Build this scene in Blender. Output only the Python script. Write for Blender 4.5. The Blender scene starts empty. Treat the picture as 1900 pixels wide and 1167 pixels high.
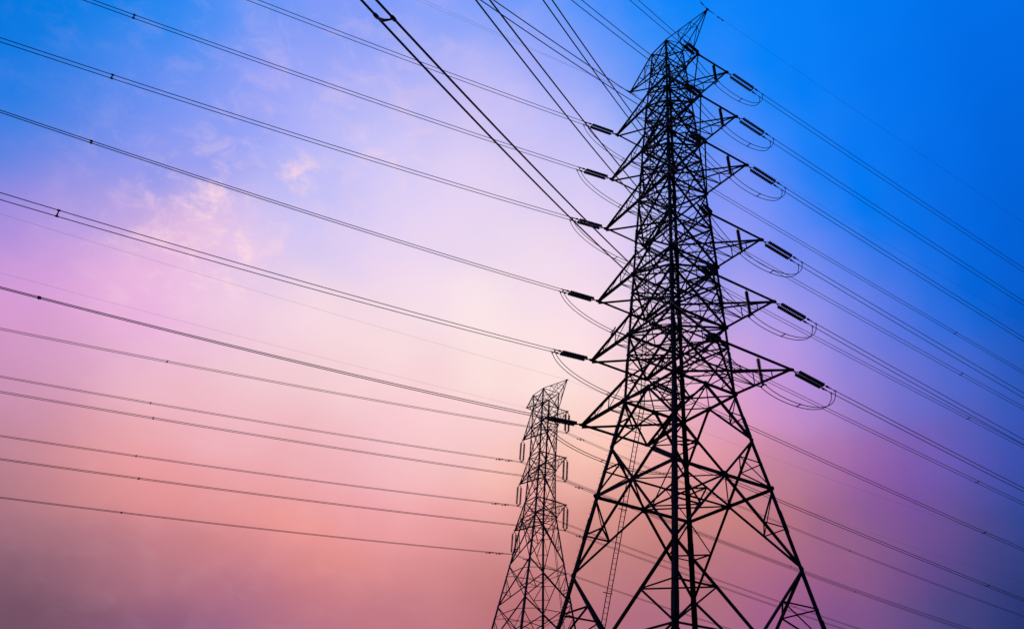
import bpy, math, random
from mathutils import Vector, Matrix
random.seed(4)
scene = bpy.context.scene
COL = scene.collection
V3 = Vector
Z0 = 1.6                      # eye height of the photographer above the ground
PI = math.pi

# ------------------------------------------------------------------ camera
FOC, PITCH, ROLL = 1601.44, 0.5592, -0.0186      # focal length in photo pixels (photo 1900 px wide)
cp, sp, cr, sr = math.cos(PITCH), math.sin(PITCH), math.cos(ROLL), math.sin(ROLL)
right0, up0, fwd = V3((1, 0, 0)), V3((0, -sp, cp)), V3((0, cp, sp))
R = right0 * cr - up0 * sr
U_ = right0 * sr + up0 * cr
cam = bpy.data.cameras.new('camera')
cam.sensor_width = 36.0
cam.sensor_fit = 'HORIZONTAL'
cam.lens = 36.0 * FOC / 1900
cam.shift_x = -169.81 / 1900
cam.clip_start = 0.1
cam.clip_end = 6000
co = bpy.data.objects.new('camera', cam)
COL.objects.link(co)
M = Matrix((R, U_, -fwd)).transposed().to_4x4()
M.translation = V3((0, 0, Z0))
co.matrix_world = M
scene.camera = co
scene.render.resolution_x, scene.render.resolution_y = 1024, 628

# ------------------------------------------------------------------ colour management
vs = scene.view_settings
vs.view_transform = 'Standard'
vs.look = 'None'
vs.exposure = 0.0
vs.gamma = 1.0
try:
    vs.use_curve_mapping = False
except Exception:
    pass

# ------------------------------------------------------------------ dusk sky (world)
SKY = [  # (photo x, photo y, r, g, b) sRGB seen in that direction of the sky
 (0,0,0,118,221),(150,0,-3,124,230),(300,0,22,131,240),(400,50,68,139,244),(475,0,88,145,245),(580,20,120,151,246),(700,15,120,152,250),(820,30,131,159,250),(950,0,108,151,248),(1020,60,129,159,249),(1100,0,56,138,251),(1180,40,1,129,249),(1300,0,-5,130,248),(1450,0,0,126,246),(1600,0,0,120,240),(1750,0,0,112,234),(1900,0,0,96,217),
 (0,100,-5,119,225),(120,140,44,124,231),(250,150,94,138,240),(400,130,121,149,243),(480,110,170,166,248),(540,160,166,170,247),(600,110,150,165,250),(700,150,166,174,251),(800,120,177,180,248),(870,170,205,192,246),(950,200,204,196,249),(1000,130,157,167,250),(1050,220,185,185,250),(1100,120,143,162,250),(1150,90,99,149,250),(1340,70,29,132,250),(1400,120,-16,127,250),(1500,150,0,124,247),(1650,150,0,115,238),(1780,150,0,108,230),(1900,150,0,96,214),
 (0,200,51,124,228),(0,300,87,126,223),(120,260,116,139,232),(250,250,131,148,239),(250,330,141,150,236),(380,280,152,158,240),(440,220,135,157,246),(520,240,165,171,248),(620,230,195,192,249),(600,320,196,194,248),(560,370,189,189,246),(720,260,213,203,248),(740,350,221,208,246),(850,290,228,211,246),(900,360,233,214,244),(1000,300,218,204,247),(1080,330,212,204,249),(1370,180,100,145,250),(1400,230,94,140,249),(1440,190,-9,127,250),(1500,300,15,124,248),(1450,320,98,139,249),(1600,290,0,118,243),(1750,300,0,108,232),(1900,300,0,98,217),
 (0,400,156,135,222),(100,380,167,146,225),(200,400,191,163,225),(300,430,230,183,219),(400,430,237,198,228),(480,470,225,202,239),(560,440,211,201,245),(640,430,218,203,245),(700,470,237,214,242),(820,430,233,214,244),(950,430,237,218,242),(1020,480,245,222,237),(1100,430,235,212,243),(1370,330,132,150,248),(1370,430,153,156,245),(1420,390,136,151,247),(1500,400,82,131,247),(1560,380,-12,121,246),(1500,460,119,138,244),(1600,470,44,121,242),(1650,430,-9,113,237),(1700,520,31,110,230),(1800,430,-1,104,228),(1900,430,0,94,212),
 (0,480,193,147,218),(0,560,224,156,212),(100,520,223,164,220),(220,560,234,175,221),(330,520,241,194,228),(300,600,234,180,222),(450,580,243,209,228),(600,580,252,223,228),(700,640,252,223,224),(780,560,250,227,236),(900,580,255,233,234),(1050,640,255,230,230),(1100,560,251,222,234),(1400,560,175,164,240),(1420,620,191,163,234),(1500,540,126,140,240),(1520,600,142,143,232),(1600,560,104,127,234),(1650,600,94,118,226),(1750,620,36,103,218),(1800,540,-1,100,216),(1900,580,-1,86,200),
 (0,650,204,144,196),(0,730,204,146,178),(120,700,224,169,197),(300,730,241,196,209),(450,720,243,204,213),(600,730,250,214,217),(750,760,253,213,217),(900,700,255,233,226),(900,780,252,211,218),(1050,720,255,230,224),(1150,760,255,218,214),(1200,720,250,208,216),(1320,720,240,180,214),(1400,760,226,158,206),(1450,740,205,146,206),(1450,680,200,157,228),(1500,720,181,140,221),(1600,700,137,124,216),(1700,700,107,109,207),(1800,720,67,97,199),(1900,720,35,84,183),
 (0,820,193,134,154),(100,850,216,143,151),(200,850,240,163,165),(300,800,243,177,187),(450,820,242,180,190),(600,840,240,180,190),(700,800,244,193,203),(800,870,246,193,195),(870,820,245,199,201),(930,890,251,199,184),(1080,840,255,205,184),(1080,900,243,186,176),(1180,820,255,202,184),(1300,830,240,164,172),(1400,840,213,139,158),(1450,880,189,130,146),(1520,830,179,116,172),(1600,860,160,98,164),(1680,860,135,92,176),(1750,860,107,90,182),(1820,880,81,82,177),(1900,860,48,76,172),
 (0,930,165,114,128),(100,930,205,136,141),(200,920,229,146,146),(320,930,243,154,152),(450,980,245,155,149),(560,1005,249,157,145),(650,1040,235,147,139),(560,930,236,164,168),(700,960,239,162,172),(800,980,243,164,166),(880,960,236,156,159),(1000,960,230,154,150),(1060,960,215,144,136),(1200,940,210,137,126),(1350,940,210,138,126),(1420,960,197,122,118),(1500,950,166,103,134),(1560,1000,149,97,132),(1640,980,135,89,144),(1660,920,120,77,156),(1760,980,103,76,143),(1900,960,46,69,144),
 (0,1000,144,100,120),(0,1080,124,87,106),(120,1020,159,106,124),(250,1030,183,118,132),(380,1050,197,124,132),(450,1110,182,113,134),(560,1080,198,122,131),(700,1080,217,136,138),(850,1060,208,132,134),(930,1080,197,125,124),(1100,1040,192,126,122),(1250,1040,186,116,116),(1350,1060,177,110,127),(1450,1080,169,98,138),(1560,1080,153,89,136),(1700,1060,110,74,138),(1800,1060,78,69,134),(1900,1040,39,61,128),
 (0,1160,104,73,94),(150,1150,117,79,104),(300,1160,129,83,121),(450,1165,144,94,132),(600,1150,169,102,129),(750,1160,180,110,127),(900,1160,183,109,120),(1000,1160,180,108,116),(1150,1160,174,106,128),(1300,1160,170,104,134),(1450,1150,152,85,142),(1560,1160,115,78,138),(1700,1160,76,70,129),(1800,1160,54,62,121),(1900,1160,24,45,104),
]
def px_dir(px, py):
    X = (px - 169.81 - 950) / FOC
    Y = -(py - 583.5) / FOC
    return (R * X + U_ * Y + fwd).normalized()
def s2l(c):
    c /= 255.0
    return c / 12.92 if c <= 0.04045 else ((c + 0.055) / 1.055) ** 2.4
PTS = []
for px, py, r, g, b in SKY:
    d = px_dir(px, py)
    PTS.append((math.atan2(d.x, d.y), math.asin(d.z), r, g, b))
def sky_rgb(az, el):                 # smooth scattered interpolation of the seen sky colours
    sw = 0; acc = [0, 0, 0]
    for a, e, r, g, b in PTS:
        da = (a - az) * math.cos(0.5 * (e + el)); de = e - el
        w = 1.0 / (da * da + de * de + 0.0014) ** 2.0
        sw += w
        acc[0] += w * r; acc[1] += w * g; acc[2] += w * b
    return [s2l(v / sw) for v in acc]

world = bpy.data.worlds.new('World')
scene.world = world
world.use_nodes = True
nt = world.node_tree
nt.nodes.clear()
def N(t, **kw):
    n = nt.nodes.new(t)
    for k, v in kw.items(): setattr(n, k, v)
    return n
def LK(a, b): nt.links.new(a, b)
def MATH(op, a, b=None, c=None, clamp=False):
    n = N('ShaderNodeMath', operation=op, use_clamp=clamp)
    for i, v in enumerate((a, b, c)):
        if v is None: continue
        if isinstance(v, (int, float)): n.inputs[i].default_value = v
        else: LK(v, n.inputs[i])
    return n.outputs[0]
tc = N('ShaderNodeTexCoord')
nrm = N('ShaderNodeVectorMath', operation='NORMALIZE'); LK(tc.outputs['Generated'], nrm.inputs[0])
# soft turbulence of the cloud veil, in world directions
def noise(scale, detail, rough, dist=0.0, off=(0, 0, 0), stretch=(1, 1, 1), rot=(0, 0, 0)):
    mp = N('ShaderNodeMapping'); LK(nrm.outputs[0], mp.inputs['Vector'])
    mp.inputs['Location'].default_value = off
    mp.inputs['Rotation'].default_value = rot
    mp.inputs['Scale'].default_value = stretch
    n = N('ShaderNodeTexNoise'); LK(mp.outputs[0], n.inputs['Vector'])
    n.inputs['Scale'].default_value = scale; n.inputs['Detail'].default_value = detail
    n.inputs['Roughness'].default_value = rough; n.inputs['Distortion'].default_value = dist
    return n
nw = noise(5.0, 5, 0.55, 0.3, (3, 1, 2))
wsep = N('ShaderNodeSeparateColor'); LK(nw.outputs['Color'], wsep.inputs[0])
sep = N('ShaderNodeSeparateXYZ'); LK(nrm.outputs[0], sep.inputs[0])
az = MATH('ARCTAN2', sep.outputs['X'], sep.outputs['Y'])
el = MATH('ARCSINE', sep.outputs['Z'])
az = MATH('ADD', az, MATH('MULTIPLY', MATH('SUBTRACT', wsep.outputs[0], 0.5), 0.06))
el = MATH('ADD', el, MATH('MULTIPLY', MATH('SUBTRACT', wsep.outputs[1], 0.5), 0.06))
AZ0, AZ1, EL0, EL1, NA, NE = -1.06, 0.56, 0.15, 0.97, 32, 24
fa = MATH('DIVIDE', MATH('SUBTRACT', az, AZ0), AZ1 - AZ0, clamp=True)
fe = MATH('MULTIPLY', MATH('DIVIDE', MATH('SUBTRACT', el, EL0), EL1 - EL0, clamp=True), NE - 1)
prev = None
for j in range(NE):
    e = EL0 + (EL1 - EL0) * j / (NE - 1)
    rp = N('ShaderNodeValToRGB'); LK(fa, rp.inputs[0])
    cr_ = rp.color_ramp; cr_.interpolation = 'CARDINAL'
    while len(cr_.elements) < NA: cr_.elements.new(0.5)
    for i in range(NA):
        f = i / (NA - 1)
        cr_.elements[i].position = f
    for i in range(NA):
        f = i / (NA - 1)
        c = sky_rgb(AZ0 + (AZ1 - AZ0) * f, e)
        cr_.elements[i].color = (c[0], c[1], c[2], 1)
    if prev is None:
        prev = rp.outputs[0]
    else:
        mx = N('ShaderNodeMix', data_type='RGBA')
        mr = N('ShaderNodeMapRange', interpolation_type='SMOOTHSTEP')
        LK(fe, mr.inputs['Value'])
        mr.inputs['From Min'].default_value = j - 1.15; mr.inputs['From Max'].default_value = j + 0.15
        LK(mr.outputs[0], mx.inputs[0]); LK(prev, mx.inputs[6]); LK(rp.outputs[0], mx.inputs[7])
        prev = mx.outputs[2]
# wispy brighter cloud: fractal noise, strongest where the small sunlit puffs stand
def puff(px, py, wid, amp):
    d = px_dir(px, py)
    dv = N('ShaderNodeVectorMath', operation='DISTANCE'); LK(nrm.outputs[0], dv.inputs[0]); dv.inputs[1].default_value = d
    g = MATH('MULTIPLY', MATH('POWER', dv.outputs['Value'], 2.0), -1.0 / (wid * wid))
    return MATH('MULTIPLY', MATH('EXPONENT', g), amp)
nc = noise(24.0, 9, 0.66, 0.4, (3.9, 2.2, 8.1), (1, 1, 1.5), (0.3, 0.35, 0))
mrc = N('ShaderNodeMapRange', interpolation_type='SMOOTHSTEP'); LK(nc.outputs['Fac'], mrc.inputs['Value'])
mrc.inputs['From Min'].default_value = 0.44; mrc.inputs['From Max'].default_value = 0.72
cl = MATH('ADD', puff(425, 425, 0.050, 0.95), puff(548, 318, 0.020, 0.62))
cl = MATH('ADD', cl, puff(350, 440, 0.075, 0.45))
cl = MATH('ADD', cl, puff(745, 300, 0.03, 0.6))
cl = MATH('ADD', cl, puff(680, 270, 0.21, 0.22))
cl = MATH('ADD', cl, puff(500, 860, 0.25, 0.05))
cf = MATH('MULTIPLY', mrc.outputs[0], cl, clamp=True)
mxc = N('ShaderNodeMix', data_type='RGBA'); LK(cf, mxc.inputs[0]); LK(prev, mxc.inputs[6])
mxc.inputs[7].default_value = (0.98, 0.68, 0.76, 1)
# faint large-scale mottling of the veil
nb = noise(3.2, 6, 0.5, 0.2, (0, 2, 7), (1, 1, 1.6))
mb = MATH('ADD', MATH('MULTIPLY', nb.outputs['Fac'], 0.12), 0.94)
vm = N('ShaderNodeVectorMath', operation='SCALE'); LK(mxc.outputs[2], vm.inputs[0]); LK(mb, vm.inputs['Scale'])
bg = N('ShaderNodeBackground'); LK(vm.outputs[0], bg.inputs['Color']); bg.inputs['Strength'].default_value = 1.0
wo = N('ShaderNodeOutputWorld'); LK(bg.outputs[0], wo.inputs['Surface'])

# ------------------------------------------------------------------ sun: already down behind the far tower
sun = bpy.data.lights.new('sun', 'SUN'); sun.energy = 0.5; sun.angle = math.radians(12); sun.color = (1.0, 0.62, 0.48)
so = bpy.data.objects.new('sun', sun); COL.objects.link(so)
so.rotation_euler = V3((0.12, -1.0, -0.10)).to_track_quat('-Z', 'Y').to_euler()

# ------------------------------------------------------------------ materials
def mat(name, col, rough=0.6, metal=0.0, var=0.3, scale=6.0, bump=0.0, spec=0.3):
    m = bpy.data.materials.new(name); m.use_nodes = True
    t = m.node_tree; b = t.nodes['Principled BSDF']
    tcn = t.nodes.new('ShaderNodeTexCoord'); no = t.nodes.new('ShaderNodeTexNoise')
    no.inputs['Scale'].default_value = scale; no.inputs['Detail'].default_value = 6
    t.links.new(tcn.outputs['Object'], no.inputs['Vector'])
    mx = t.nodes.new('ShaderNodeMix'); mx.data_type = 'RGBA'
    mx.inputs[6].default_value = (*[c * (1 - var) for c in col], 1)
    mx.inputs[7].default_value = (*[min(1, c * (1 + var)) for c in col], 1)
    t.links.new(no.outputs['Fac'], mx.inputs[0]); t.links.new(mx.outputs[2], b.inputs['Base Color'])
    b.inputs['Roughness'].default_value = rough; b.inputs['Metallic'].default_value = metal
    b.inputs['Specular IOR Level'].default_value = spec
    if bump:
        bp = t.nodes.new('ShaderNodeBump'); bp.inputs['Strength'].default_value = bump
        t.links.new(no.outputs['Fac'], bp.inputs['Height']); t.links.new(bp.outputs[0], b.inputs['Normal'])
    return m
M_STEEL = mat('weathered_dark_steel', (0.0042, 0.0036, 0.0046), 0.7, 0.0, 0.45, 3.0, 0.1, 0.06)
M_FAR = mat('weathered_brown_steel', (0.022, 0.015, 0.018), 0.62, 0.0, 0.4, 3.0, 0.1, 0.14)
M_DISC = mat('brown_glazed_porcelain', (0.010, 0.007, 0.008), 0.45, 0.0, 0.3, 8.0, 0, 0.15)
M_HW = mat('dark_line_hardware', (0.010, 0.009, 0.010), 0.5, 0.0, 0.3, 8.0, 0, 0.15)
M_WIRE = mat('aged_aluminium_conductor', (0.022, 0.017, 0.020), 0.6, 0.0, 0.2, 12.0, 0, 0.15)
M_SIGN = mat('olive_yellow_plate', (0.10, 0.075, 0.01), 0.6, 0.0, 0.25, 8.0)
M_CONC = mat('weathered_concrete', (0.30, 0.29, 0.27), 0.85, 0.0, 0.2, 5.0, 0.3)
M_GROUND = mat('rough_grass_field', (0.045, 0.055, 0.022), 0.9, 0.0, 0.5, 0.6, 0.5, 0.1)

# ------------------------------------------------------------------ mesh helpers
class MB:
    def __init__(s): s.v = []; s.f = []
    def add(s, vs_, fs_):
        o = len(s.v); s.v += [tuple(p) for p in vs_]; s.f += [tuple(o + i for i in f) for f in fs_]
    def prism(s, p, q, prof, x, y):
        n = len(prof)
        vs_ = [p + x * a + y * b for a, b in prof] + [q + x * a + y * b for a, b in prof]
        fs_ = [(i, (i + 1) % n, n + (i + 1) % n, n + i) for i in range(n)]
        fs_ += [tuple(range(n - 1, -1, -1)), tuple(range(n, 2 * n))]
        s.add(vs_, fs_)
    def angle(s, p, q, w, ref, th=None, flip=1):
        """rolled L section from p to q, one flange lying across, the other pointing along ref"""
        p = V3(p); q = V3(q); d = (q - p)
        if d.length < 1e-4: return
        d.normalize(); ref = V3(ref); y = ref - d * ref.dot(d)
        if y.length < 1e-3: y = d.orthogonal()
        y.normalize(); x = d.cross(y) * flip; th = th or w * 0.13
        prof = [(0, 0), (w, 0), (w, th), (th, th), (th, w), (0, w)]
        prof = [(a - w * 0.5, b - w * 0.3) for a, b in prof]
        s.prism(p, q, prof, x, y)
    def leg(s, p, q, w, a, b):
        p = V3(p); q = V3(q); d = (q - p).normalized()
        a = V3(a); a = (a - d * a.dot(d)).normalized(); b = V3(b); b = (b - d * b.dot(d) - a * b.dot(a)).normalized(); th = w * 0.13
        s.prism(p, q, [(0, 0), (w, 0), (w, th), (th, th), (th, w), (0, w)], a, b)
    def box(s, c, x, y, z):
        c = V3(c)
        vs_ = [c + x * i + y * j + z * k for k in (-1, 1) for j in (-1, 1) for i in (-1, 1)]
        s.add(vs_, [(0, 2, 3, 1), (4, 5, 7, 6), (0, 1, 5, 4), (2, 6, 7, 3), (0, 4, 6, 2), (1, 3, 7, 5)])
    def bar(s, p, q, w, h=None, ref=(0, 0, 1)):
        p = V3(p); q = V3(q); d = q - p; L = d.length
        if L < 1e-5: return
        d.normalize(); ref = V3(ref); y = ref - d * ref.dot(d)
        if y.length < 1e-3: y = d.orthogonal()
        y.normalize(); x = d.cross(y)
        s.box((p + q) / 2, x * w / 2, y * (h or w) / 2, d * L / 2)
    def tube(s, pts, r, n=6, cap=True):
        pts = [V3(p) for p in pts]; m = len(pts)
        d0 = (pts[1] - pts[0]).normalized()
        x = V3((0, 0, 1)).cross(d0)
        if x.length < 1e-3: x = d0.orthogonal()
        x.normalize(); rings = []
        for i in range(m):
            d = (pts[min(i + 1, m - 1)] - pts[max(i - 1, 0)]).normalized()
            x = (x - d * x.dot(d)).normalized(); y = d.cross(x)
            rr = r[i] if isinstance(r, (list, tuple)) else r
            rings += [pts[i] + (x * math.cos(2 * PI * k / n) + y * math.sin(2 * PI * k / n)) * rr for k in range(n)]
        fs_ = [(i * n + k, i * n + (k + 1) % n, (i + 1) * n + (k + 1) % n, (i + 1) * n + k) for i in range(m - 1) for k in range(n)]
        if cap: fs_ += [tuple(range(n - 1, -1, -1)), tuple(range((m - 1) * n, m * n))]
        s.add(rings, fs_)
    def plate(s, c, n, up, w, h, th=0.02):
        n = V3(n).normalized(); up = V3(up); up = (up - n * up.dot(n)).normalized(); x = up.cross(n)
        k = 0.32                                   # gusset plate with cut corners
        prof = [(-w, -h * k), (-w * k, -h), (w * k, -h), (w, -h * k), (w, h * k), (w * k, h), (-w * k, h), (-w, h * k)]
        s.prism(V3(c) - n * th / 2, V3(c) + n * th / 2, prof, x, up)
    def build(s, name, m, parent=None, origin=None, smooth=False):
        me = bpy.data.meshes.new(name)
        o_ = V3(origin) if origin is not None else V3((0, 0, 0))
        me.from_pydata([tuple(V3(p) - o_) for p in s.v], [], s.f); me.update()
        if smooth:
            for p in me.polygons: p.use_smooth = True
        me.materials.append(m)
        ob = bpy.data.objects.new(name, me); COL.objects.link(ob)
        if parent: ob.parent = parent; ob.location = o_ - parent.location
        else: ob.location = o_
        return ob
def thing(name, loc, label, cat, group=None):
    e = bpy.data.objects.new(name, None); COL.objects.link(e); e.location = loc
    e.empty_display_size = 0.3
    e['label'] = label; e['category'] = cat
    if group: e['group'] = group
    return e
def sub(child, part):            # make child (already placed under the same thing) a sub-part of part
    child.location = child.location - part.location
    child.parent = part
    return child
def up(p): return V3((p[0], p[1], p[2] + Z0))

# ------------------------------------------------------------------ ground
g = MB()
nx = 40
for j in range(nx + 1):
    for i in range(nx + 1):
        x, y = -3000 + 6000 * i / nx, -3000 + 6000 * j / nx
        g.v.append((x, y, 0.0))
for j in range(nx):
    for i in range(nx):
        a = j * (nx + 1) + i
        g.f.append((a, a + 1, a + nx + 2, a + nx + 1))
go = g.build('ground', M_GROUND); go['kind'] = 'structure'; go['label'] = 'rough grass ground under the power line'

# ------------------------------------------------------------------ wire table fitted to the photograph:
# azimuth, tip point, per sub-conductor (side offset, z0, slope, curvature), spacer distances
WIRES = {
    'LN1':(3.7557,[1.008, 64.128, 61.513],[[0.2, 61.504, -0.19158, 0.000645], [-0.2, 61.509, -0.19184, 0.000621]],[]),
    'LN2':(3.7557,[0.534, 64.249, 55.751],[[0.2, 55.751, -0.18605, 0.000616], [-0.2, 55.749, -0.18515, 0.000627]],[41.3]),
    'LN3':(3.7557,[0.079, 64.469, 49.85],[[0.2, 49.849, -0.17569, 0.000622], [-0.2, 49.848, -0.17581, 0.000629]],[40.8]),
    'LN4':(3.7557,[-0.492, 64.598, 41.827],[[0.2, 41.823, -0.11384, 0.000652], [-0.2, 41.824, -0.11042, 0.00064]],[40.0]),
    'LN5':(3.7557,[-0.929, 64.699, 35.867],[[0.2, 35.858, -0.10392, 0.000676], [-0.2, 35.856, -0.10978, 0.000695]],[39.8]),
    'LN6':(3.7557,[-1.62, 64.87, 29.882],[[0.2, 29.862, -0.10081, 0.00075], [-0.2, 29.866, -0.09707, 0.000723]],[38.5]),
    'RN1':(4.2557,[8.135, 53.885, 61.75],[[0.2, 61.732, -0.64317, 0.000757], [-0.2, 61.718, -0.65402, 0.00089]],[]),
    'RN2':(4.2557,[8.077, 53.39, 55.989],[[0.2, 55.985, -0.61912, 0.000755], [-0.2, 55.983, -0.62403, 0.000833]],[]),
    'RN3':(4.2557,[8.123, 52.881, 50.088],[[0.2, 50.081, -0.61123, 0.001011], [-0.2, 50.078, -0.62134, 0.001311]],[]),
    'RN4':(4.4157,[8.037, 52.289, 42.064],[[0.2, 42.064, -0.56707, 0.001619], [-0.2, 42.064, -0.55846, 0.001591]],[]),
    'RN5':(4.4157,[7.974, 51.835, 36.104],[[0.2, 36.104, -0.50122, 0.001459], [-0.2, 36.101, -0.51827, 0.001985]],[]),
    'RN6':(4.4157,[7.886, 51.115, 30.12],[[0.2, 30.12, -0.45915, 0.001501], [-0.2, 30.118, -0.46921, 0.001856]],[41.8]),
    'RF1':(0.5741,[11.016, 55.917, 61.75],[[-0.2, 61.766, -0.13223, 0.000299], [0.2, 61.757, -0.13263, 0.0003]],[]),
    'RF2':(0.5741,[11.503, 55.805, 55.989],[[-0.2, 56.026, -0.13739, 0.000299], [0.2, 56.001, -0.13849, 0.0003]],[]),
    'RF3':(0.5741,[11.966, 55.591, 50.088],[[-0.2, 50.079, -0.14129, 0.0003], [0.2, 50.083, -0.14147, 0.0003]],[]),
    'RF4':(0.5741,[12.552, 55.472, 42.064],[[-0.2, 42.055, -0.14139, 0.0003], [0.2, 42.047, -0.14553, 0.0003]],[]),
    'RF5':(0.5741,[13.001, 55.379, 36.104],[[-0.2, 36.089, -0.14074, 0.0003], [0.2, 36.086, -0.14531, 0.0003]],[]),
    'RF6':(0.5741,[13.71, 55.221, 30.12],[[-0.2, 30.12, -0.13314, 0.0003], [0.2, 30.112, -0.13305, 0.0003]],[]),
    'LF1':(0.5541,[3.762, 66.07, 61.513],[[-0.2, 61.476, -0.15241, 0.000202], [0.2, 61.509, -0.15194, 0.000201]],[46.3]),
    'LF2':(0.5541,[3.808, 66.557, 55.751],[[-0.2, 55.749, -0.14804, 0.0002], [0.2, 55.75, -0.14895, 0.0002]],[45.9]),
    'LF3':(0.5541,[3.753, 67.059, 49.85],[[-0.2, 49.844, -0.14137, 0.000201], [0.2, 49.847, -0.14182, 0.0002]],[45.8]),
    'LF4':(0.5541,[3.824, 67.641, 41.827],[[-0.2, 41.822, -0.13699, 0.000201], [0.2, 41.824, -0.13752, 0.0002]],[45.1]),
    'LF5':(0.5541,[3.876, 68.087, 35.867],[[-0.2, 35.858, -0.13351, 0.000201], [0.2, 35.859, -0.13376, 0.000201]],[44.5]),
    'LF6':(0.5541,[3.947, 68.795, 29.882],[[-0.2, 29.861, -0.12817, 0.000201], [0.2, 29.865, -0.12857, 0.000201]],[43.5]),
    'T2R1n':(3.7417,[-5.003, 114.697, 51.532],[[0.2, 51.532, -0.12323, 0.000301], [-0.2, 51.532, -0.12323, 0.000301]],[52.8]),
    'T2R1f':(0.5601,[-5.003, 114.697, 51.532],[[0.2, 51.532, -0.14723, 0.0003], [-0.2, 51.532, -0.14723, 0.0003]],[55.9]),
    'T2L1n':(3.7417,[-12.26, 125.303, 51.272],[[0.2, 51.272, -0.11667, 0.0003], [-0.2, 51.272, -0.11667, 0.0003]],[52.1]),
    'T2L1f':(0.5601,[-12.26, 125.303, 51.272],[[0.2, 51.272, -0.14272, 0.0003], [-0.2, 51.272, -0.14272, 0.0003]],[]),
    'T2R2n':(3.7417,[-4.978, 114.661, 44.136],[[0.2, 44.136, -0.1129, 0.0003], [-0.2, 44.136, -0.1129, 0.0003]],[52.4]),
    'T2R2f':(0.5601,[-4.978, 114.661, 44.136],[[0.2, 44.136, -0.13743, 0.0003], [-0.2, 44.136, -0.13743, 0.0003]],[55.7]),
    'T2L2n':(3.7417,[-12.285, 125.339, 44.276],[[0.2, 44.276, -0.11407, 0.000301], [-0.2, 44.276, -0.11407, 0.000301]],[51.8]),
    'T2L2f':(0.5601,[-12.285, 125.339, 44.276],[[0.2, 44.276, -0.14385, 0.0003], [-0.2, 44.276, -0.14385, 0.0003]],[]),
    'T2R3n':(3.7417,[-4.666, 114.205, 37.039],[[0.2, 37.039, -0.10992, 0.000301], [-0.2, 37.039, -0.10992, 0.000301]],[52.0]),
    'T2R3f':(0.5601,[-4.666, 114.205, 37.039],[[0.2, 37.039, -0.13561, 0.0003], [-0.2, 37.039, -0.13561, 0.0003]],[]),
    'T2L3n':(3.7417,[-12.597, 125.795, 37.079],[[0.2, 37.079, -0.10428, 0.0003], [-0.2, 37.079, -0.10428, 0.0003]],[51.4]),
    'T2L3f':(0.5601,[-12.597, 125.795, 37.079],[[0.2, 37.079, -0.14241, 0.0003], [-0.2, 37.079, -0.14241, 0.0003]],[]),
    'G1Rn':(4.2557,[9.495, 55.015, 69.4],[[0, 69.4, -0.5924, 0.00025]],[]),
    'G1Ln':(3.7557,[2.408, 65.067, 68.6],[[0, 68.6, -0.13669, 0.00025]],[]),
    'G1Lm':(3.7557,[2.408, 65.067, 68.6],[[0, 68.6, -0.15375, 0.00025]],[]),
    'G1Rf':(0.5741,[9.495, 55.015, 69.4],[[0, 69.4, -0.10505, 0.00025]],[]),
    'G1Lf':(0.5541,[2.408, 65.067, 68.6],[[0, 68.6, -0.12538, 0.00025]],[]),
    'G2Ln':(3.7417,[-12.01, 124.937, 60.347],[[0, 60.347, -0.06378, 0.00025]],[]),
    'G2Rn':(3.7417,[-5.254, 115.063, 60.347],[[0, 60.347, -0.0552, 0.00025]],[]),
    'G2Rf':(0.5601,[-5.254, 115.063, 60.347],[[0, 60.347, -0.08062, 0.00025]],[]),
    'G2Lf':(0.5601,[-12.01, 124.937, 60.347],[[0, 60.347, -0.09583, 0.00025]],[]),
}
def wire_pt(key, sub, t, off=None):
    azw, P, subs, spc = WIRES[key]
    o, z0, a, b = subs[sub]
    if off is not None: o = off
    h = (math.cos(azw), math.sin(azw))
    return V3((P[0] + h[0] * t - h[1] * o, P[1] + h[1] * t + h[0] * o, z0 + a * t + b * t * t + Z0))
def wire_mid(key, t):
    n = len(WIRES[key][2])
    p = V3((0, 0, 0))
    for i in range(n): p += wire_pt(key, i, t)
    return p / n

LEVELW = ['first', 'second', 'third', 'fourth', 'fifth', 'sixth']

# ------------------------------------------------------------------ lattice tower helper
class Frame:
    def __init__(s, x, y, yaw):
        s.x, s.y = x, y
        s.U = V3((math.cos(yaw), math.sin(yaw), 0)); s.V = V3((-math.sin(yaw), math.cos(yaw), 0))
    def p(s, u, v, z): return V3((s.x, s.y, z + Z0)) + s.U * u + s.V * v
CORN = [(1, -1), (1, 1), (-1, 1), (-1, -1)]
def face_n(F, i):          # inward normal of face between corner i and i+1
    a, b = CORN[i], CORN[(i + 1) % 4]
    return -(F.U * (a[0] + b[0]) + F.V * (a[1] + b[1])).normalized()

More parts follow.
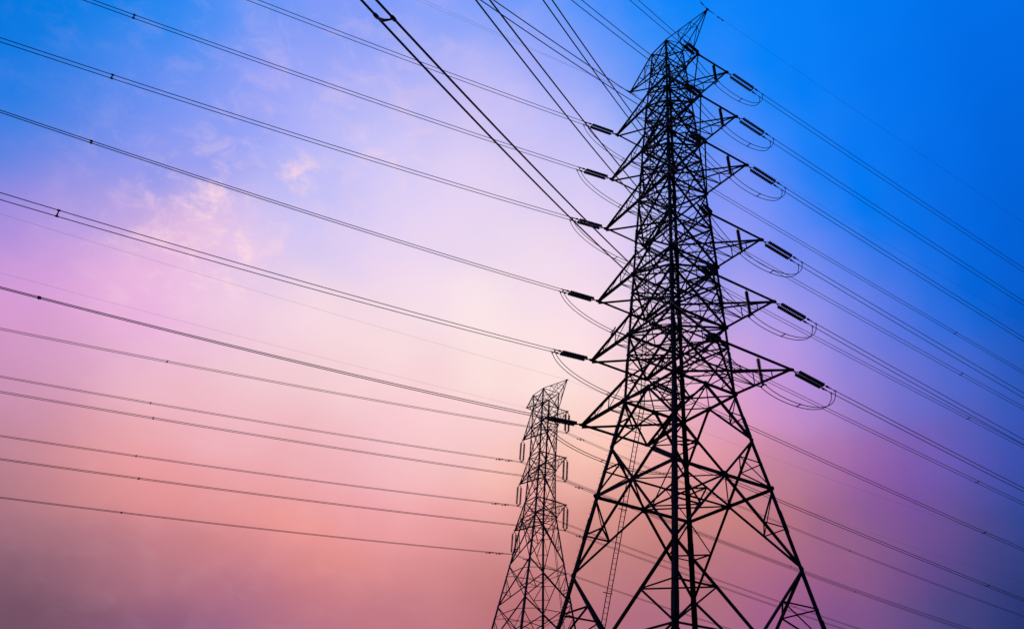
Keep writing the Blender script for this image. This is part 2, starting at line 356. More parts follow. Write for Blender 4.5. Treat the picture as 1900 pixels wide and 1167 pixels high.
def xpanel(mb, F, za, sa, zb, sb, w, red=True, horiz=True, wr=0.055, hw=None, plates=True):
    """X-braced panel on all four faces from level za (upper) to zb (lower)"""
    for i in range(4):
        a, b = CORN[i], CORN[(i + 1) % 4]; n = face_n(F, i)
        A, B = F.p(a[0] * sa, a[1] * sa, za), F.p(b[0] * sa, b[1] * sa, za)
        C, D = F.p(a[0] * sb, a[1] * sb, zb), F.p(b[0] * sb, b[1] * sb, zb)
        mb.angle(A, D, w, n); mb.angle(B + n * w * 0.4, C + n * w * 0.4, w, n, flip=-1)
        if horiz: mb.angle(C, D, hw or w, n)
        f = sa / (sa + sb); X = A.lerp(D, f)
        if plates: mb.plate(X - n * 0.03, n, (0, 0, 1), w * 1.1, w * 1.1)
        if red:
            la, lb = A.lerp(C, f), B.lerp(D, f)
            mb.angle(A.lerp(D, f * 0.5), A.lerp(C, f * 0.62), wr, n); mb.angle(B.lerp(C, f * 0.5), B.lerp(D, f * 0.62), wr, n)
            mb.angle(C.lerp(B, (1 - f) * 0.5), C.lerp(A, (1 - f) * 0.62), wr, n); mb.angle(D.lerp(A, (1 - f) * 0.5), D.lerp(B, (1 - f) * 0.62), wr, n)
            mb.angle(A.lerp(D, f * 0.5), B.lerp(C, f * 0.5), wr, n)
            mb.angle(A.lerp(C, f * 0.62), C.lerp(B, (1 - f) * 0.5), wr, n); mb.angle(B.lerp(D, f * 0.62), D.lerp(A, (1 - f) * 0.5), wr, n)
def ring(mb, F, z, s, w, plan=True, double=False, diamond=False, gus=0):
    for i in range(4):
        a, b = CORN[i], CORN[(i + 1) % 4]; n = face_n(F, i)
        A, B = F.p(a[0] * s, a[1] * s, z), F.p(b[0] * s, b[1] * s, z)
        mb.angle(A, B, w, n)
        if double: mb.angle(A + V3((0, 0, -w * 1.15)), B + V3((0, 0, -w * 1.15)), w, n, flip=-1)
        if diamond:
            c = CORN[(i + 2) % 4]; C = F.p(c[0] * s, c[1] * s, z)
            mb.angle((A + B) / 2, (B + C) / 2, w * 0.6, (0, 0, -1))
        if gus:
            mb.plate(A - n * 0.03, n, (0, 0, 1), gus, gus); mb.plate(B - n * 0.03, n, (0, 0, 1), gus, gus)
    if plan:
        P = [F.p(a * s, b * s, z - 0.05) for a, b in CORN]
        mb.angle(P[0], P[2], w * 0.7, (0, 0, -1)); mb.angle(P[1] + V3((0, 0, -.08)), P[3] + V3((0, 0, -.08)), w * 0.7, (0, 0, -1))
def legsect(mb, F, ci, z0, s0, z1, s1, w):
    a, b = CORN[ci]
    mb.leg(F.p(a * s0, b * s0, z0), F.p(a * s1, b * s1, z1), w, -F.U * a, -F.V * b)
def kfoot(mb, F, zk, sk, zm, sm, w, zc=None, sc=None, wr=0.095):
    """diagonals from both legs at (zk) to the face middles of ring (zm); redundants towards the ring corner"""
    for i in range(4):
        a, b = CORN[i], CORN[(i + 1) % 4]; n = face_n(F, i)
        A, B = F.p(a[0] * sk, a[1] * sk, zk), F.p(b[0] * sk, b[1] * sk, zk)
        Mi = F.p((a[0] + b[0]) / 2 * sm, (a[1] + b[1]) / 2 * sm, zm)
        for q in (A, B):
            mb.angle(q, Mi, w, n); mb.angle(q + n * w * 0.5 , Mi + n * w * 0.5, w * 0.8, n, flip=-1)
        mb.plate(Mi - n * 0.03, n, (0, 0, 1), w * 2.0, w * 1.6)
    for i in range(4):       # redundants round every leg
        a = CORN[i]; pb, nb_ = CORN[i - 1], CORN[(i + 1) % 4]
        K = F.p(a[0] * sk, a[1] * sk, zk); Cn = F.p(a[0] * sm, a[1] * sm, zm)
        P = K.lerp(Cn, 0.5)
        M1 = F.p((a[0] + pb[0]) / 2 * sm, (a[1] + pb[1]) / 2 * sm, zm); M2 = F.p((a[0] + nb_[0]) / 2 * sm, (a[1] + nb_[1]) / 2 * sm, zm)
        D1, D2 = K.lerp(M1, 0.5), K.lerp(M2, 0.5)
        n1 = face_n(F, (i - 1) % 4); n2 = face_n(F, i)
        mb.angle(P, D1, wr, n1); mb.angle(P, D2, wr, n2); mb.angle(D1, D2, wr, (0, 0, -1))
        mb.angle(Cn, D1, wr, n1); mb.angle(Cn, D2, wr, n2)

def arm4(mb, F, side, s, z, su, zu, a, b, dz, w, ztip=None):
    """crossarm with a wide end beam: lower chords, upper chords, plan X, posts and struts"""
    sg = 1 if side == 'R' else -1
    N_, Fa = F.p(sg * s, -s, z), F.p(sg * s, s, z)
    UN, UF = F.p(sg * su, -su, zu), F.p(sg * su, su, zu)
    TN, TF = F.p(sg * a, -b, z + dz), F.p(sg * a, b, z + dz)
    dn = V3((0, 0, -1)); inw = F.V
    mb.angle(N_, TN, w * 1.5, dn); mb.angle(Fa, TF, w * 1.5, dn)
    mb.angle(UN, TN, w * 1.15, dn); mb.angle(UF, TF, w * 1.15, dn)
    mb.angle(TN, TF, w * 1.55, dn)
    mb.angle(N_ + dn * .03, TF + dn * .03, w * 1.35, dn); mb.angle(Fa + dn * .2, TN + dn * .2, w * 1.0, dn)
    for f in (0.36, 0.68):
        ln, lf = N_.lerp(TN, f), Fa.lerp(TF, f); un, uf = UN.lerp(TN, f), UF.lerp(TF, f)
        mb.angle(ln, un, .06, inw); mb.angle(lf, uf, .06, -inw)
        if f < .5:
            mb.angle(un, uf, .09, dn); mb.angle(ln, lf, .08, dn)
        mb.angle(ln, uf, .05, dn) if f < .5 else None
    q = lambda A, B, f: A.lerp(B, f)
    mb.angle(UN, q(N_, TN, .36), .07, inw); mb.angle(UF, q(Fa, TF, .36), .07, -inw)
    mb.angle(q(UN, TN, .36), q(N_, TN, .68), .06, inw); mb.angle(q(UF, TF, .36), q(Fa, TF, .68), .06, -inw)
    mb.angle(q(N_, TN, .36), q(Fa, TF, .18), .05, dn); mb.angle(q(Fa, TF, .36), q(N_, TN, .18), .05, dn)
    for T_, vs_ in ((TN, -1), (TF, 1)):       # shackle plates at both corners
        mb.plate(T_ , dn, F.V, w * 1.5, w * 2.1, 0.05)
        mb.bar(T_, T_ + F.V * vs_ * 0.26, 0.09, 0.09)
    return TN, TF
def horn(mb, F, side, s, z, s2, z2, a, zt, w):
    sg = 1 if side == 'R' else -1
    T = F.p(sg * a, 0, zt); dn = V3((0, 0, -1))
    top = [F.p(sg * s, -s, z), F.p(sg * s, s, z)]; low = [F.p(sg * s2, -s2, z2), F.p(sg * s2, s2, z2)]
    for q in top: mb.angle(q, T, w, dn)
    for q in low: mb.angle(q, T, w, dn)
    for f in (0.3, 0.6):
        t0, t1 = top[0].lerp(T, f), top[1].lerp(T, f); l0, l1 = low[0].lerp(T, f), low[1].lerp(T, f)
        mb.angle(t0, t1, .06, dn); mb.angle(t0, l0, .06, F.V); mb.angle(t1, l1, .06, -F.V)
        if f < .5: mb.angle(l0, l1, .05, dn)
    mb.angle(top[0], low[0].lerp(T, .3), .06, F.V); mb.angle(top[1], low[1].lerp(T, .3), .06, -F.V)
    mb.angle(top[0].lerp(T, .3), top[1].lerp(T, .6), .05, dn); mb.angle(top[1], top[0].lerp(T, .3), .05, dn)
    mb.angle(low[0].lerp(T, .3), top[0].lerp(T, .6), .05, F.V); mb.angle(low[1].lerp(T, .3), top[1].lerp(T, .6), .05, -F.V)
    mb.plate(T, dn, F.V, w * 1.3, w * 1.6, 0.05)
    return T
def ladder(F, path, half, step, axis):
    lm = MB()
    L = [F.p(*(p[0], p[1], p[2])) for p in path]
    for sgn in (-1, 1):
        for p, q in zip(L[:-1], L[1:]):
            lm.bar(p + axis * half * sgn, q + axis * half * sgn, 0.05, 0.05)
    for p, q in zip(L[:-1], L[1:]):
        n = max(1, int((q - p).length / step))
        for k in range(n):
            c = p.lerp(q, (k + .5) / n)
            lm.bar(c - axis * half, c + axis * half, 0.025, 0.025)
    return lm
def footing(F, a, b, s):
    m = MB(); c = F.p(a * s, b * s, 0); c.z = 0.25
    m.box(c, F.U * .55, F.V * .55, V3((0, 0, .40))); c2 = c.copy(); c2.z = .7
    m.box(c2, F.U * .38, F.V * .38, V3((0, 0, .06)))
    return m

# ------------------------------------------------------------------ large four-circuit tension tower
F1 = Frame(5.9804, 60.0, -0.9567)
Z = dict(top=68.9654, a1=61.7504, a2=55.9887, a3=50.0876, a4=42.0639, a5=36.1042, a6=30.1196, k1=26.2457, r2=22.4542, k2=16.6499)
S = dict(top=1.1341, a1=1.5659, a2=1.9154, a3=2.1732, a4=2.5523, a5=2.8182, a6=3.0691, k1=3.7795, r2=4.5411, k2=5.6527)
REACH = [6.2389, 6.6108, 7.0528, 7.4872, 7.8219, 8.3597]
HALF = [1.7626, 2.0956, 2.3514, 2.7620, 3.0753, 3.5630]
prof = sorted([(Z[k], S[k]) for k in Z] + [(-Z0, 5.6527 + .191 * (16.65 + Z0))], reverse=True)
def s1(z):
    for (za, sa), (zb, sb) in zip(prof[:-1], prof[1:]):
        if zb <= z <= za: return sb + (sa - sb) * (z - zb) / (za - zb)
    return prof[0][1]
T1base = F1.p(0, 0, -Z0)
tower1 = thing('transmission_tower', T1base, 'large dark steel lattice tower in the foreground with six pairs of crossarms', 'pylon', 'lattice transmission towers')
for ci in range(4):
    m = MB()
    ks = sorted(set([p[0] for p in prof] + [8.0]), reverse=True)
    for za, zb in zip(ks[:-1], ks[1:]):
        zm_ = (za + zb) / 2
        w = 0.15 + (69 - zm_) / 69 * 0.17 + (0.03 if zm_ < 30 else 0)
        legsect(m, F1, ci, za, s1(za), zb, s1(zb), w)
    for zz in (12.5, 20.0, 27.3, 33.0, 39.0, 46.0, 52.5):   # splice plates
        a, b = CORN[ci]; ss_ = s1(zz) + .03
        z_a, z_b = zz - .8, zz + .8
        wS = 0.15 + (69 - zz) / 69 * 0.17 + .06
        m.leg(F1.p(a * (s1(z_a) + .03), b * (s1(z_a) + .03), z_a), F1.p(a * (s1(z_b) + .03), b * (s1(z_b) + .03), z_b), wS, -F1.U * a, -F1.V * b)
    for k in range(int(60 / 0.45)):                          # step bolts on one leg
        if ci != 3: break
        zz = 4 + k * .45; a, b = CORN[ci]
        if zz > 67: break
        p = F1.p(a * s1(zz), b * s1(zz), zz)
        m.bar(p, p + (F1.U * a if k % 2 else F1.V * b) * .16, .02, .02)
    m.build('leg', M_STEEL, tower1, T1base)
    f_ = footing(F1, *CORN[ci], s1(-Z0)); f_.build('concrete_footing', M_CONC, tower1, T1base)
HU = 1.9
body = MB()
ring(body, F1, Z['top'], S['top'], .09, plan=True)
def xp(za, zb, w, **k): xpanel(body, F1, za, s1(za), zb, s1(zb), w, **k)
xp(Z['top'], 66.3, .095, wr=.06); xp(66.3, Z['a1'] + 1.7, .095, wr=.06); xp(Z['a1'] + 1.7, Z['a1'], .10, red=False, horiz=False)
names = ['a1', 'a2', 'a3', 'a4', 'a5', 'a6']
for i, k in enumerate(names):
    big = i >= 3
    ring(body, F1, Z[k], s1(Z[k]),   .11 if not big else .13, plan=True, double=True, diamond=True, gus=.17 if not big else .20)
    ring(body, F1, Z[k] + HU, s1(Z[k] + HU), .11, plan=True, diamond=(i % 2 == 0), gus=.12)
    if i < 5:
        zt, zb_ = Z[k], Z[names[i + 1]]
        m_ = zt - 1.9 if i != 2 else 46.1
        xp(zt, m_, .14, red=(i == 2), hw=.10, wr=.065); xp(m_, zb_, .15, horiz=False, wr=.07)
# hip body below the waist
for i in range(4):
    n = face_n(F1, i); a, b = CORN[i], CORN[(i + 1) % 4]
kfoot(body, F1, Z['k1'], s1(Z['k1']), Z['a6'] - .1, s1(Z['a6'] - .1), .15)

kfoot(body, F1, Z['k1'], s1(Z['k1']), Z['r2'], s1(Z['r2']), .135)
ring(body, F1, Z['r2'], s1(Z['r2']), .13, plan=False, double=True, gus=.17)
kfoot(body, F1, Z['k2'], s1(Z['k2']), Z['r2'] - .1, s1(Z['r2'] - .1), .14)
zr3 = 11.3
kfoot(body, F1, Z['k2'], s1(Z['k2']), zr3, s1(zr3), .15, wr=.105)
ring(body, F1, zr3, s1(zr3), .11, plan=False, gus=.17)
zk3 = 5.4
kfoot(body, F1, zk3, s1(zk3), zr3 - .1, s1(zr3 - .1), .17)
for i in range(4):
    a = CORN[i]
    for b in (CORN[i - 1], CORN[(i + 1) % 4]):
        body.angle(F1.p((a[0] + b[0]) / 2 * s1(zr3), (a[1] + b[1]) / 2 * s1(zr3), zr3), F1.p(a[0] * s1(-1.2), a[1] * s1(-1.2), -1.2), .15, (0, 0, 1))
for zc in (Z['r2'], zr3):                                    # plan bracing: opposite middles, diamond and corner ties
    s = s1(zc); mids = [F1.p(s, 0, zc), F1.p(0, s, zc), F1.p(-s, 0, zc), F1.p(0, -s, zc)]
    dn = V3((0, 0, -1))
    body.angle(mids[0], mids[2], .11, dn); body.angle(mids[1] + dn * .1, mids[3] + dn * .1, .11, dn)
    for k in range(4):
        body.angle(mids[k] + dn * .05, mids[(k + 1) % 4] + dn * .05, .09, dn)
for k, zc in enumerate((Z['k1'],)):
    s = s1(zc)
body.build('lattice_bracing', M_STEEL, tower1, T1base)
TIP = {}
for side in 'RL':
    for i, k in enumerate(names):
        m = MB(); sg = 1 if side == 'R' else -1
        hb = HALF[i] * (1 if side == 'R' else .9559); dz = 0 if side == 'R' else -.2372
        zu = Z[k] + (HU if i else 1.7)
        TN, TF = arm4(m, F1, side, s1(Z[k]), Z[k], s1(zu), zu, REACH[i], hb, dz, .115 + .006 * i)
        TIP[side, i, 'N'] = TN; TIP[side, i, 'F'] = TF
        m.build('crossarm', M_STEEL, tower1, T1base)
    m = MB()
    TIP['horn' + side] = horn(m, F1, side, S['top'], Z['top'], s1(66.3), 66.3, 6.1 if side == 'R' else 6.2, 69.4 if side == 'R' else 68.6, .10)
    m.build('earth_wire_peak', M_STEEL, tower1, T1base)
lp = [(-s1(z) , -0.4 * s1(z), z) for z in (13.3, 22.45, 30.12, 42.06, 50.09, 61.75)]
lad = ladder(F1, lp, .19, .38, F1.V); lad_ob = lad.build('ladder', M_STEEL, tower1, T1base)
m = MB()                                                     # brackets carrying the ladder foot
m.bar(F1.p(-s1(13.3), -.4 * s1(13.3) - 1.6, 13.2), F1.p(-s1(13.3), -.4 * s1(13.3) + 1.6, 13.35), .08)
m.box(F1.p(-s1(13.3), -.4 * s1(13.3) + .1, 13.45), F1.U * .12, F1.V * .3, V3((0, 0, .1)))
sub(m.build('ladder_platform', M_STEEL, tower1, T1base), lad_ob)
for zz in range(16, 60, 6):
    m = MB()
    s = s1(zz); m.bar(F1.p(-s, -.4 * s - .5, zz), F1.p(-s, -.4 * s + .3, zz), .05)
    sub(m.build('ladder_bracket', M_STEEL, tower1, T1base), lad_ob)
for (u, v, z, d) in ((0.72, -1.0, 44.35, F1.U), (-1.75, -1.0, 37.35, F1.U)):
    pm = MB(); s = s1(z); c = F1.p(u * s, v * s - .12, z)
    ax = (F1.U * 0.8 + V3((0, 0, .55 if u > 0 else .6))).normalized()
    pm.bar(c - ax * .42, c + ax * .42, .16, .04, F1.V); pm.build('marker_plate', M_SIGN, tower1, T1base)

# ------------------------------------------------------------------ smaller suspension tower behind
F2 = Frame(-8.6315, 120.0, -0.9707)
Z2 = dict(top=60.347, aU=57.751, a=54.952, bU=50.069, b=47.716, cU=43.051, c=40.619, d=33.969, e=28.468)
S2 = dict(top=1.465, aU=1.47, a=1.47, bU=1.46, b=1.485, cU=1.64, c=1.808, d=2.8, e=3.671)
prof2 = sorted([(Z2[k], S2[k]) for k in Z2] + [(-Z0, 3.671 + .158 * (28.468 + Z0))], reverse=True)
def s2(z):
    for (za, sa), (zb, sb) in zip(prof2[:-1], prof2[1:]):
        if zb <= z <= za: return sb + (sa - sb) * (z - zb) / (za - zb)
    return prof2[0][1]
T2base = F2.p(0, 0, -Z0)
tower2 = thing('transmission_tower', T2base, 'smaller lattice tower behind and left of the large one, three pairs of crossarms', 'pylon', 'lattice transmission towers')
for ci in range(4):
    m = MB(); ks = [p[0] for p in prof2]
    for za, zb in zip(ks[:-1], ks[1:]):
        legsect(m, F2, ci, za, s2(za), zb, s2(zb), .17 + (60 - (za + zb) / 2) / 60 * .13)
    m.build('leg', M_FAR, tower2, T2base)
    footing(F2, *CORN[ci], s2(-Z0)).build('concrete_footing', M_CONC, tower2, T2base)
b2 = MB()
def xq(za, zb, w, **k): xpanel(b2, F2, za, s2(za), zb, s2(zb), w, plates=False, **k)
ring(b2, F2, Z2['top'], s2(Z2['top']), .08)
xq(Z2['top'], Z2['aU'], .11); xq(Z2['aU'], Z2['a'], .11)
for up_, lo, nx_ in (('a', 'bU', 'b'), ('b', 'cU', 'c')):
    xq(Z2[up_], Z2[lo], .115, wr=.07); xq(Z2[lo], Z2[nx_], .11)
for k in ('a', 'b', 'c'): ring(b2, F2, Z2[k], s2(Z2[k]), .11, plan=True, diamond=True, gus=.16)
zz2 = [Z2['c'], Z2['d'], Z2['e'], 22.6, 15.5, 7.5, -1.4]
for za, zb in zip(zz2[:-1], zz2[1:]):
    xq(za, zb, .135, wr=.08, horiz=(zb == 22.6 or zb == 7.5))
    zm_ = za + (zb - za) * s2(za) / (s2(za) + s2(zb))
    sm = s2(zm_); Q = [F2.p(sm, 0, zm_), F2.p(0, sm, zm_), F2.p(-sm, 0, zm_), F2.p(0, -sm, zm_)]
    for k in range(4): b2.angle(Q[k], Q[(k + 1) % 4], .06, (0, 0, -1))
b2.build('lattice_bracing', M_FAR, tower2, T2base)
def arm_pt(m, F, side, s, z, su, zu, a, w):
    sg = 1 if side == 'R' else -1; dn = V3((0, 0, -1)); T = F.p(sg * a, 0, z)
    L0, L1 = F.p(sg * s, -s, z), F.p(sg * s, s, z); U0, U1 = F.p(sg * su, -su, zu), F.p(sg * su, su, zu)
    for q in (L0, L1): m.angle(q, T, w, dn)
    for q in (U0, U1): m.angle(q, T, w * .85, dn)
    for f in (.3, .6):
        a0, a1, c0, c1 = L0.lerp(T, f), L1.lerp(T, f), U0.lerp(T, f), U1.lerp(T, f)
        m.angle(a0, a1, .06, dn); m.angle(a0, c0, .05, F.V); m.angle(a1, c1, .05, -F.V)
    m.angle(U0, L0.lerp(T, .3), .05, F.V); m.angle(U1, L1.lerp(T, .3), .05, -F.V)
    m.angle(U0.lerp(T, .3), L0.lerp(T, .6), .05, F.V); m.angle(U1.lerp(T, .3), L1.lerp(T, .6), .05, -F.V)
    m.angle(L0, L1.lerp(T, .3), .05, dn); m.angle(L0.lerp(T, .6), L1.lerp(T, .3), .05, dn)
    m.plate(T, dn, F.V, .16, .2, .05)
    return T
TIP2 = {}
for side in 'RL':
    for k, a in (('a', 6.426), ('b', 6.469), ('c', 7.022)):
        m = MB(); TIP2[side, k] = arm_pt(m, F2, side, s2(Z2[k]), Z2[k], s2(Z2[k + 'U']), Z2[k + 'U'], a, .14)
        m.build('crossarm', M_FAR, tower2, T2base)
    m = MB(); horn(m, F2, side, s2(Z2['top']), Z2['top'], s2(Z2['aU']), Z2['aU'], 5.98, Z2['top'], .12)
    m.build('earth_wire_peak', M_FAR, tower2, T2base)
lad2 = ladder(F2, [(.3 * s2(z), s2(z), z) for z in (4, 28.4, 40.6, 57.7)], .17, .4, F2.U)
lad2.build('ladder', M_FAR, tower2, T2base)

# ------------------------------------------------------------------ insulators
def disc_string(p, q, n, r, name='disc_string', parent=None, origin=None):
    """string of n cap-and-pin discs from p to q"""
    m = MB(); p = V3(p); q = V3(q); L = (q - p).length; d = (q - p) / L
    pts, rad = [], []
    pitch = L / n
    for i in range(n):
        b0 = i * pitch
        for f, rr in ((0.0, .06), (.14, .07), (.24, r * .62), (.38, r * .97), (.52, r), (.62, r * .94), (.70, r * .5), (.84, .055)):
            pts.append(p + d * (b0 + f * pitch)); rad.append(rr)
    pts.append(q); rad.append(.03)
    m.tube(pts, rad, 10)
    return m.build(name, M_DISC, parent, origin, smooth=True)

for side in 'RL':
    for i in range(6):
        for nf in 'NF':
            key = side + nf + str(i + 1); T = TIP[side, i, nf]
            lab = {'RN': 'double insulator string at upper-left corner of %s right crossarm from top, large tower',
                   'RF': 'double insulator string at right-hand tip of %s right crossarm from top, large tower',
                   'LN': 'double insulator string at left-hand tip of %s left crossarm from top, large tower',
                   'LF': 'double insulator string at inner corner of %s left crossarm from top, behind tower legs'}[side + nf] % LEVELW[i]
            o = T.copy()
            st = thing('insulator_string', o, lab, 'insulator', 'tension insulator strings on the large tower')
            t0, t1, t2_ = (.62, 3.10, 3.62)
            hw = MB()
            c0 = wire_mid(key, .40); hw.tube([T, wire_mid(key, .2), c0], .035, 6)
            A = [wire_pt(key, s_, t0) for s_ in (0, 1)]; B = [wire_pt(key, s_, t1) for s_ in (0, 1)]
            hw.tube([A[0], c0.lerp(A[0], .55) , c0, c0.lerp(A[1], .55), A[1]], .035, 6)
            hw.plate(c0, (0, 0, 1), B[0] - A[0], .09, .09, .03)
            hw.build('yoke', M_HW, st, o)
            hw = MB(); hw.bar(B[0], B[1], .05, .10)
            hw.build('spacer_yoke', M_HW, st, o)
            for s_ in (0, 1):
                ds = disc_string(A[s_], B[s_], 15, .154, 'disc_string', st, o)
                cm = MB(); cm.tube([wire_pt(key, s_, t) for t in (t1, t1 + .12, t1 + .2, t1 + .36, t1 + .46, t2_ + .2)], [.03, .03, .075, .085, .05, .04], 8)
                sub(cm.build('dead_end_clamp', M_HW, st, o, smooth=True), ds)
PILOT = {}
for i in range(6):
    a_, b_ = TIP['R', i, 'N'], TIP['R', i, 'F']; f = .53
    top = a_.lerp(b_, f) + V3((0, 0, -.12)); bot = top + V3((0, 0, -2.15)) + F1.V * .22
    lab = 'upright insulator hanging under %s right crossarm from top, steadying its jumper loop' % LEVELW[i]
    st = thing('jumper_insulator', top, lab, 'insulator', 'hanging jumper insulators on the large tower')
    d = (bot - top).normalized()
    disc_string(top + d * .1, top + d * 1.95, 12, .15, 'disc_string', st, top)
    h = MB(); h.tube([top + V3((0, 0, .12)), top + d * .1], .03, 6); h.build('hanger_link', M_HW, st, top)
    h = MB(); h.bar(bot - F1.U * .24, bot + F1.U * .24, .05, .1); h.tube([top + d * 1.95, bot], .04, 6)
    for sgn in (-1, 1): h.tube([bot + F1.U * .22 * sgn - F1.V * .16, bot + F1.U * .22 * sgn, bot + F1.U * .22 * sgn + F1.V * .16], .05, 6)
    h.build('jumper_clamp', M_HW, st, top); PILOT[i] = bot
for side in 'RL':
    for j, k in enumerate('abc'):
        T = TIP2[side, k]; key = 'T2%s%dn' % (side, j + 1); P = WIRES[key][1]
        bot = V3((P[0], P[1], P[2] + Z0))
        lab = 'slim hanging insulator pair under %s %s crossarm from top, smaller tower' % (LEVELW[j], 'right' if side == 'R' else 'left')
        st = thing('suspension_insulator', T, lab, 'insulator', 'suspension insulators on the smaller tower')
        d = bot - T
        for sgn in (-1, 1):
            o = F2.V * .29 * sgn
            disc_string(T + d * .16 + o, T + d * .92 + o, 15, .175, 'disc_string', st, T)
        h = MB(); h.tube([T + d * .18 - F2.V * .29, T + d * .10 - F2.V * .2, T + d * .07, T + d * .10 + F2.V * .2, T + d * .18 + F2.V * .29], .055, 6); h.tube([T, T + d * .07], .05, 6)
        h.build('upper_yoke', M_HW, st, T)
        h = MB(); h.tube([T + d * .91 - F2.V * .29, T + d * .97, T + d * .91 + F2.V * .29], .06, 6); h.bar(bot - F2.U * .24, bot + F2.U * .24, .06, .1); h.tube([T + d * .97, bot], .04, 6)
        for sgn in (-1, 1): h.tube([bot + F2.U * .2 * sgn - F2.V * .2, bot + F2.U * .2 * sgn, bot + F2.U * .2 * sgn + F2.V * .2], .05, 6)
        h.build('suspension_clamp', M_HW, st, T)

# ------------------------------------------------------------------ conductors
RW = .027
def spacer_at(k, t, st, o, big=1.0):
    g_ = 1.0 if k.startswith('RN') else 1.5
    m = MB(); a, b = wire_pt(k, 0, t), wire_pt(k, 1, t); x = (b - a).normalized()
    al = (wire_pt(k, 0, t + 1) - wire_pt(k, 0, t)).normalized(); dn = V3((0, 0, -1))
    m.tube([a, a.lerp(b, .2) + dn * .05 * big, a.lerp(b, .5) + dn * .09 * big, a.lerp(b, .8) + dn * .05 * big, b], [q * g_ for q in (.028, .022, .032, .022, .028)], 6)
    for c in (a, b): m.tube([c - al * .1, c - al * .05, c + al * .05, c + al * .1], [q * g_ for q in (.025, .042, .042, .025)], 8)
    m.build('spacer', M_HW, st, o)
def damper(k, s_, t, st, o):
    m = MB(); c = wire_pt(k, s_, t); al = (wire_pt(k, s_, t + 1) - c).normalized(); dn = V3((0, 0, -1))
    q = c + dn * .09
    m.bar(c, q, .05); m.tube([q - al * .28, q, q + al * .28], .02, 5)
    for sg in (-1, 1):
        e = q + al * .28 * sg; m.tube([e - al * .1, e - al * .07, e + al * .07, e + al * .1], [.03, .07, .07, .03], 8)
    m.build('vibration_damper', M_HW, st, o)
EXT = {'LN': 95, 'RN': 62, 'RF': 190, 'LF': 190}
def tcurve(key, s_, t0, t1, n):
    return [wire_pt(key, s_, t0 + (t1 - t0) * (i / n) ** 1.0) for i in range(n + 1)]
WHERE = {'LN': 'twin conductors running left from tip of %s left crossarm from top, large tower',
         'RN': 'twin conductors rising off top edge from %s right crossarm from top, large tower',
         'RF': 'twin conductors falling right from tip of %s right crossarm from top, large tower',
         'LF': 'twin conductors falling right, passing behind large tower from its %s left crossarm from top'}
for sd in ('LN', 'RN', 'RF', 'LF'):
    for i in range(6):
        key = sd + str(i + 1); o = wire_mid(key, 3.5)
        st = thing('conductor_bundle', o, WHERE[sd] % LEVELW[i], 'power line', 'twin conductors of the large tower')
        for s_ in (0, 1):
            m = MB(); m.tube(tcurve(key, s_, 3.5, EXT[sd], 60), RW, 6); m.build('conductor', M_WIRE, st, o, smooth=True)
        for t in WIRES[key][3]: spacer_at(key, t, st, o)
        t = (WIRES[key][3][0] if WIRES[key][3] else 38) + 34
        while t < EXT[sd] - 5:
            spacer_at(key, t, st, o); t += 42
for side in 'RL':
    for j in range(3):
        kn, kf = 'T2%s%dn' % (side, j + 1), 'T2%s%df' % (side, j + 1); P = WIRES[kn][1]; o = V3((P[0], P[1], P[2] + Z0))
        st = thing('conductor_bundle', o, 'thin distant twin conductors held by %s %s insulators from top of smaller tower' % (LEVELW[j], 'right' if side == 'R' else 'left'), 'power line', 'twin conductors of the smaller tower')
        for s_ in (0, 1):
            # both spans share the clamp; the near side offset runs the other way, so pair them by position
            A = tcurve(kn, s_, 0, 150, 50); B = tcurve(kf, 1 - s_, 0, 260, 60)
            pts = A[::-1] + B[1:]
            m = MB(); m.tube(pts, .030, 5); m.build('conductor', M_WIRE, st, o, smooth=True)
            for t in ((2.1, 3.7) if side == 'L' else (3.0,)): damper(kn, s_, t + .25 * s_, st, o)
            damper(kf, s_, 2.2 + .3 * s_, st, o)
        for kk in (kn, kf):
            t = WIRES[kk][3][0] if WIRES[kk][3] else 55
            while t < 150: spacer_at(kk, t, st, o); t += 58
# earth wires
for key, ext, lab, rr in (('G1Rn', 60, 'thin earth wire rising off the top edge from the right peak of the large tower', .011),
                      ('G1Rf', 200, 'thin earth wire falling to the right from the right peak of the large tower', .009),
                      ('G1Lf', 200, 'faint earth wire falling to the right from the left peak of the large tower', .008),
                      ('G1Ln', 95, 'upper of two faint earth wires reaching left peak of large tower from upper left', .007),
                      ('G1Lm', 95, 'lower of two faint earth wires reaching left peak of large tower from upper left', .007)):
    o = wire_pt(key, 0, 0); st = thing('earth_wire', o, lab, 'earth wire', 'earth wires')
    m = MB(); m.tube(tcurve(key, 0, 0, ext, 50), rr, 5); m.build('wire', M_WIRE, st, o, smooth=True)
    m = MB(); m.tube([wire_pt(key, 0, t) for t in (0.05, .3, .5, .9)], [.04, .05, .04, .02], 6); m.build('dead_end_clamp', M_HW, st, o)
    if key[3] in 'fn' and key[2] == 'R':
        damper(key, 0, 1.6, st, o)
for side, nm in (('R', 'right'), ('L', 'left')):
    kn, kf = 'G2%sn' % side, 'G2%sf' % side; o = wire_pt(kn, 0, 0)
    st = thing('earth_wire', o, 'faint earth wire passing over the %s peak of the smaller tower' % nm, 'earth wire', 'earth wires')
    m = MB(); m.tube(tcurve(kn, 0, 0, 150, 50)[::-1] + tcurve(kf, 0, 0, 260, 60)[1:], .009, 5); m.build('wire', M_WIRE, st, o, smooth=True)

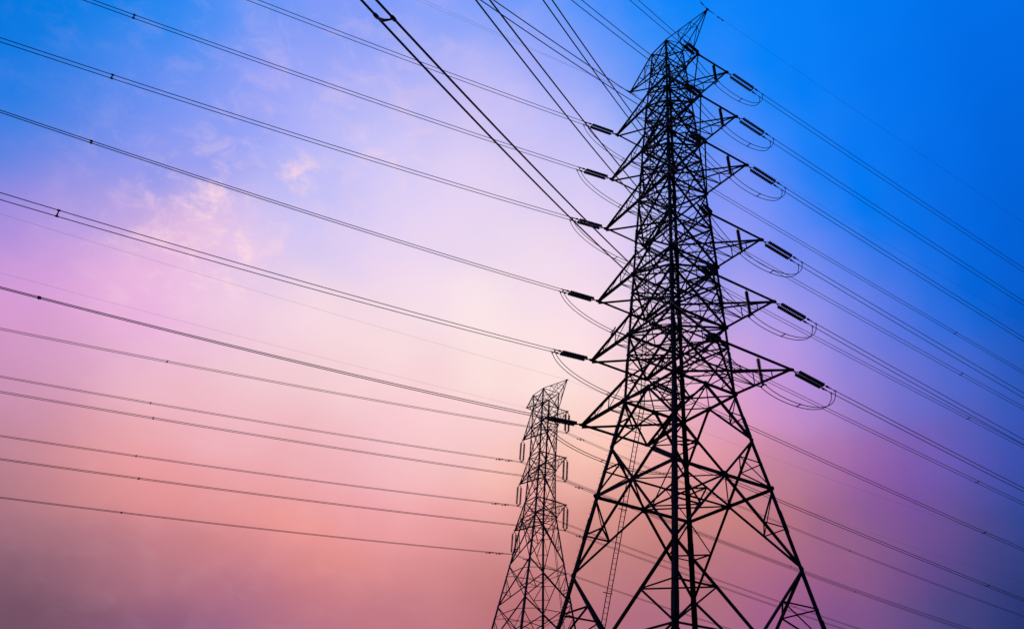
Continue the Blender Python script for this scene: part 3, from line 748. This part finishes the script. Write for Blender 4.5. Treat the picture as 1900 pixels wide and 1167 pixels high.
# ------------------------------------------------------------------ jumper loops
def bez(a, b, c, d, n=16):
    return [a * (1 - t) ** 3 + b * 3 * t * (1 - t) ** 2 + c * 3 * t * t * (1 - t) + d * t ** 3 for t in [i / n for i in range(n + 1)]]
dn = V3((0, 0, -1))
for side in 'RL':
    for i in range(6):
        kN, kF = side + 'N' + str(i + 1), side + 'F' + str(i + 1)
        o = (TIP[side, i, 'N'] + TIP[side, i, 'F']) / 2 + dn * 2
        lab = 'sagging twin jumper loop under %s %s crossarm from top, large tower' % (LEVELW[i], 'right' if side == 'R' else 'left')
        st = thing('jumper_loop', o, lab, 'jumper cable', 'jumper loops of the large tower')
        jj = random.uniform(-.12, .12)
        mids = []
        for s_ in (0, 1):
            # match sub-conductors by their side of the line
            PF = wire_pt(kF, s_, 4.2)
            cands = [wire_pt(kN, q, 4.2 if side == 'R' else 3.9) for q in (0, 1)]
            PN = max(cands, key=lambda p: (p - TIP[side, i, 'N']).dot(F1.U) * (1 if (PF - wire_mid(kF, 4.2)).dot(F1.U) > 0 else -1))
            sg = 1 if (PF - wire_mid(kF, 4.2)).dot(F1.U) > 0 else -1
            if side == 'R':
                Q = PILOT[i] + F1.U * .22 * sg
                c1 = bez(PF, PF + dn * 2.4 + F1.V * .15, Q + F1.V * 1.9 + dn * (1.05 + jj), Q, 20)
                c2 = bez(Q, Q - F1.V * .9 + dn * .35, PN + dn * .9 + F1.V * .5, PN, 14)
                pts = c1 + c2[1:]; mids.append(c1[12])
            else:
                pts = bez(PN, PN + dn * (2.9 + jj) + F1.V * .7, PF + dn * (3.2 + jj) - F1.V * 1.0, PF, 30); mids.append(pts[13])
            m = MB(); m.tube(pts, .029, 6); m.build('conductor', M_WIRE, st, o, smooth=True)
            for P_, ax in ((PF, F1.V), (PN, F1.V)):
                m = MB(); m.tube([P_ - ax * .14, P_ + ax * .14], .045, 6)
                m.tube([P_ + dn * .02, P_ + dn * .2], .035, 6); m.build('jumper_lug', M_HW, st, o)
        m = MB(); m.bar(mids[0], mids[1], .05, .05)
        for q in mids: m.tube([q - F1.V * .07, q + F1.V * .07], .04, 6)
        m.build('spacer', M_HW, st, o)
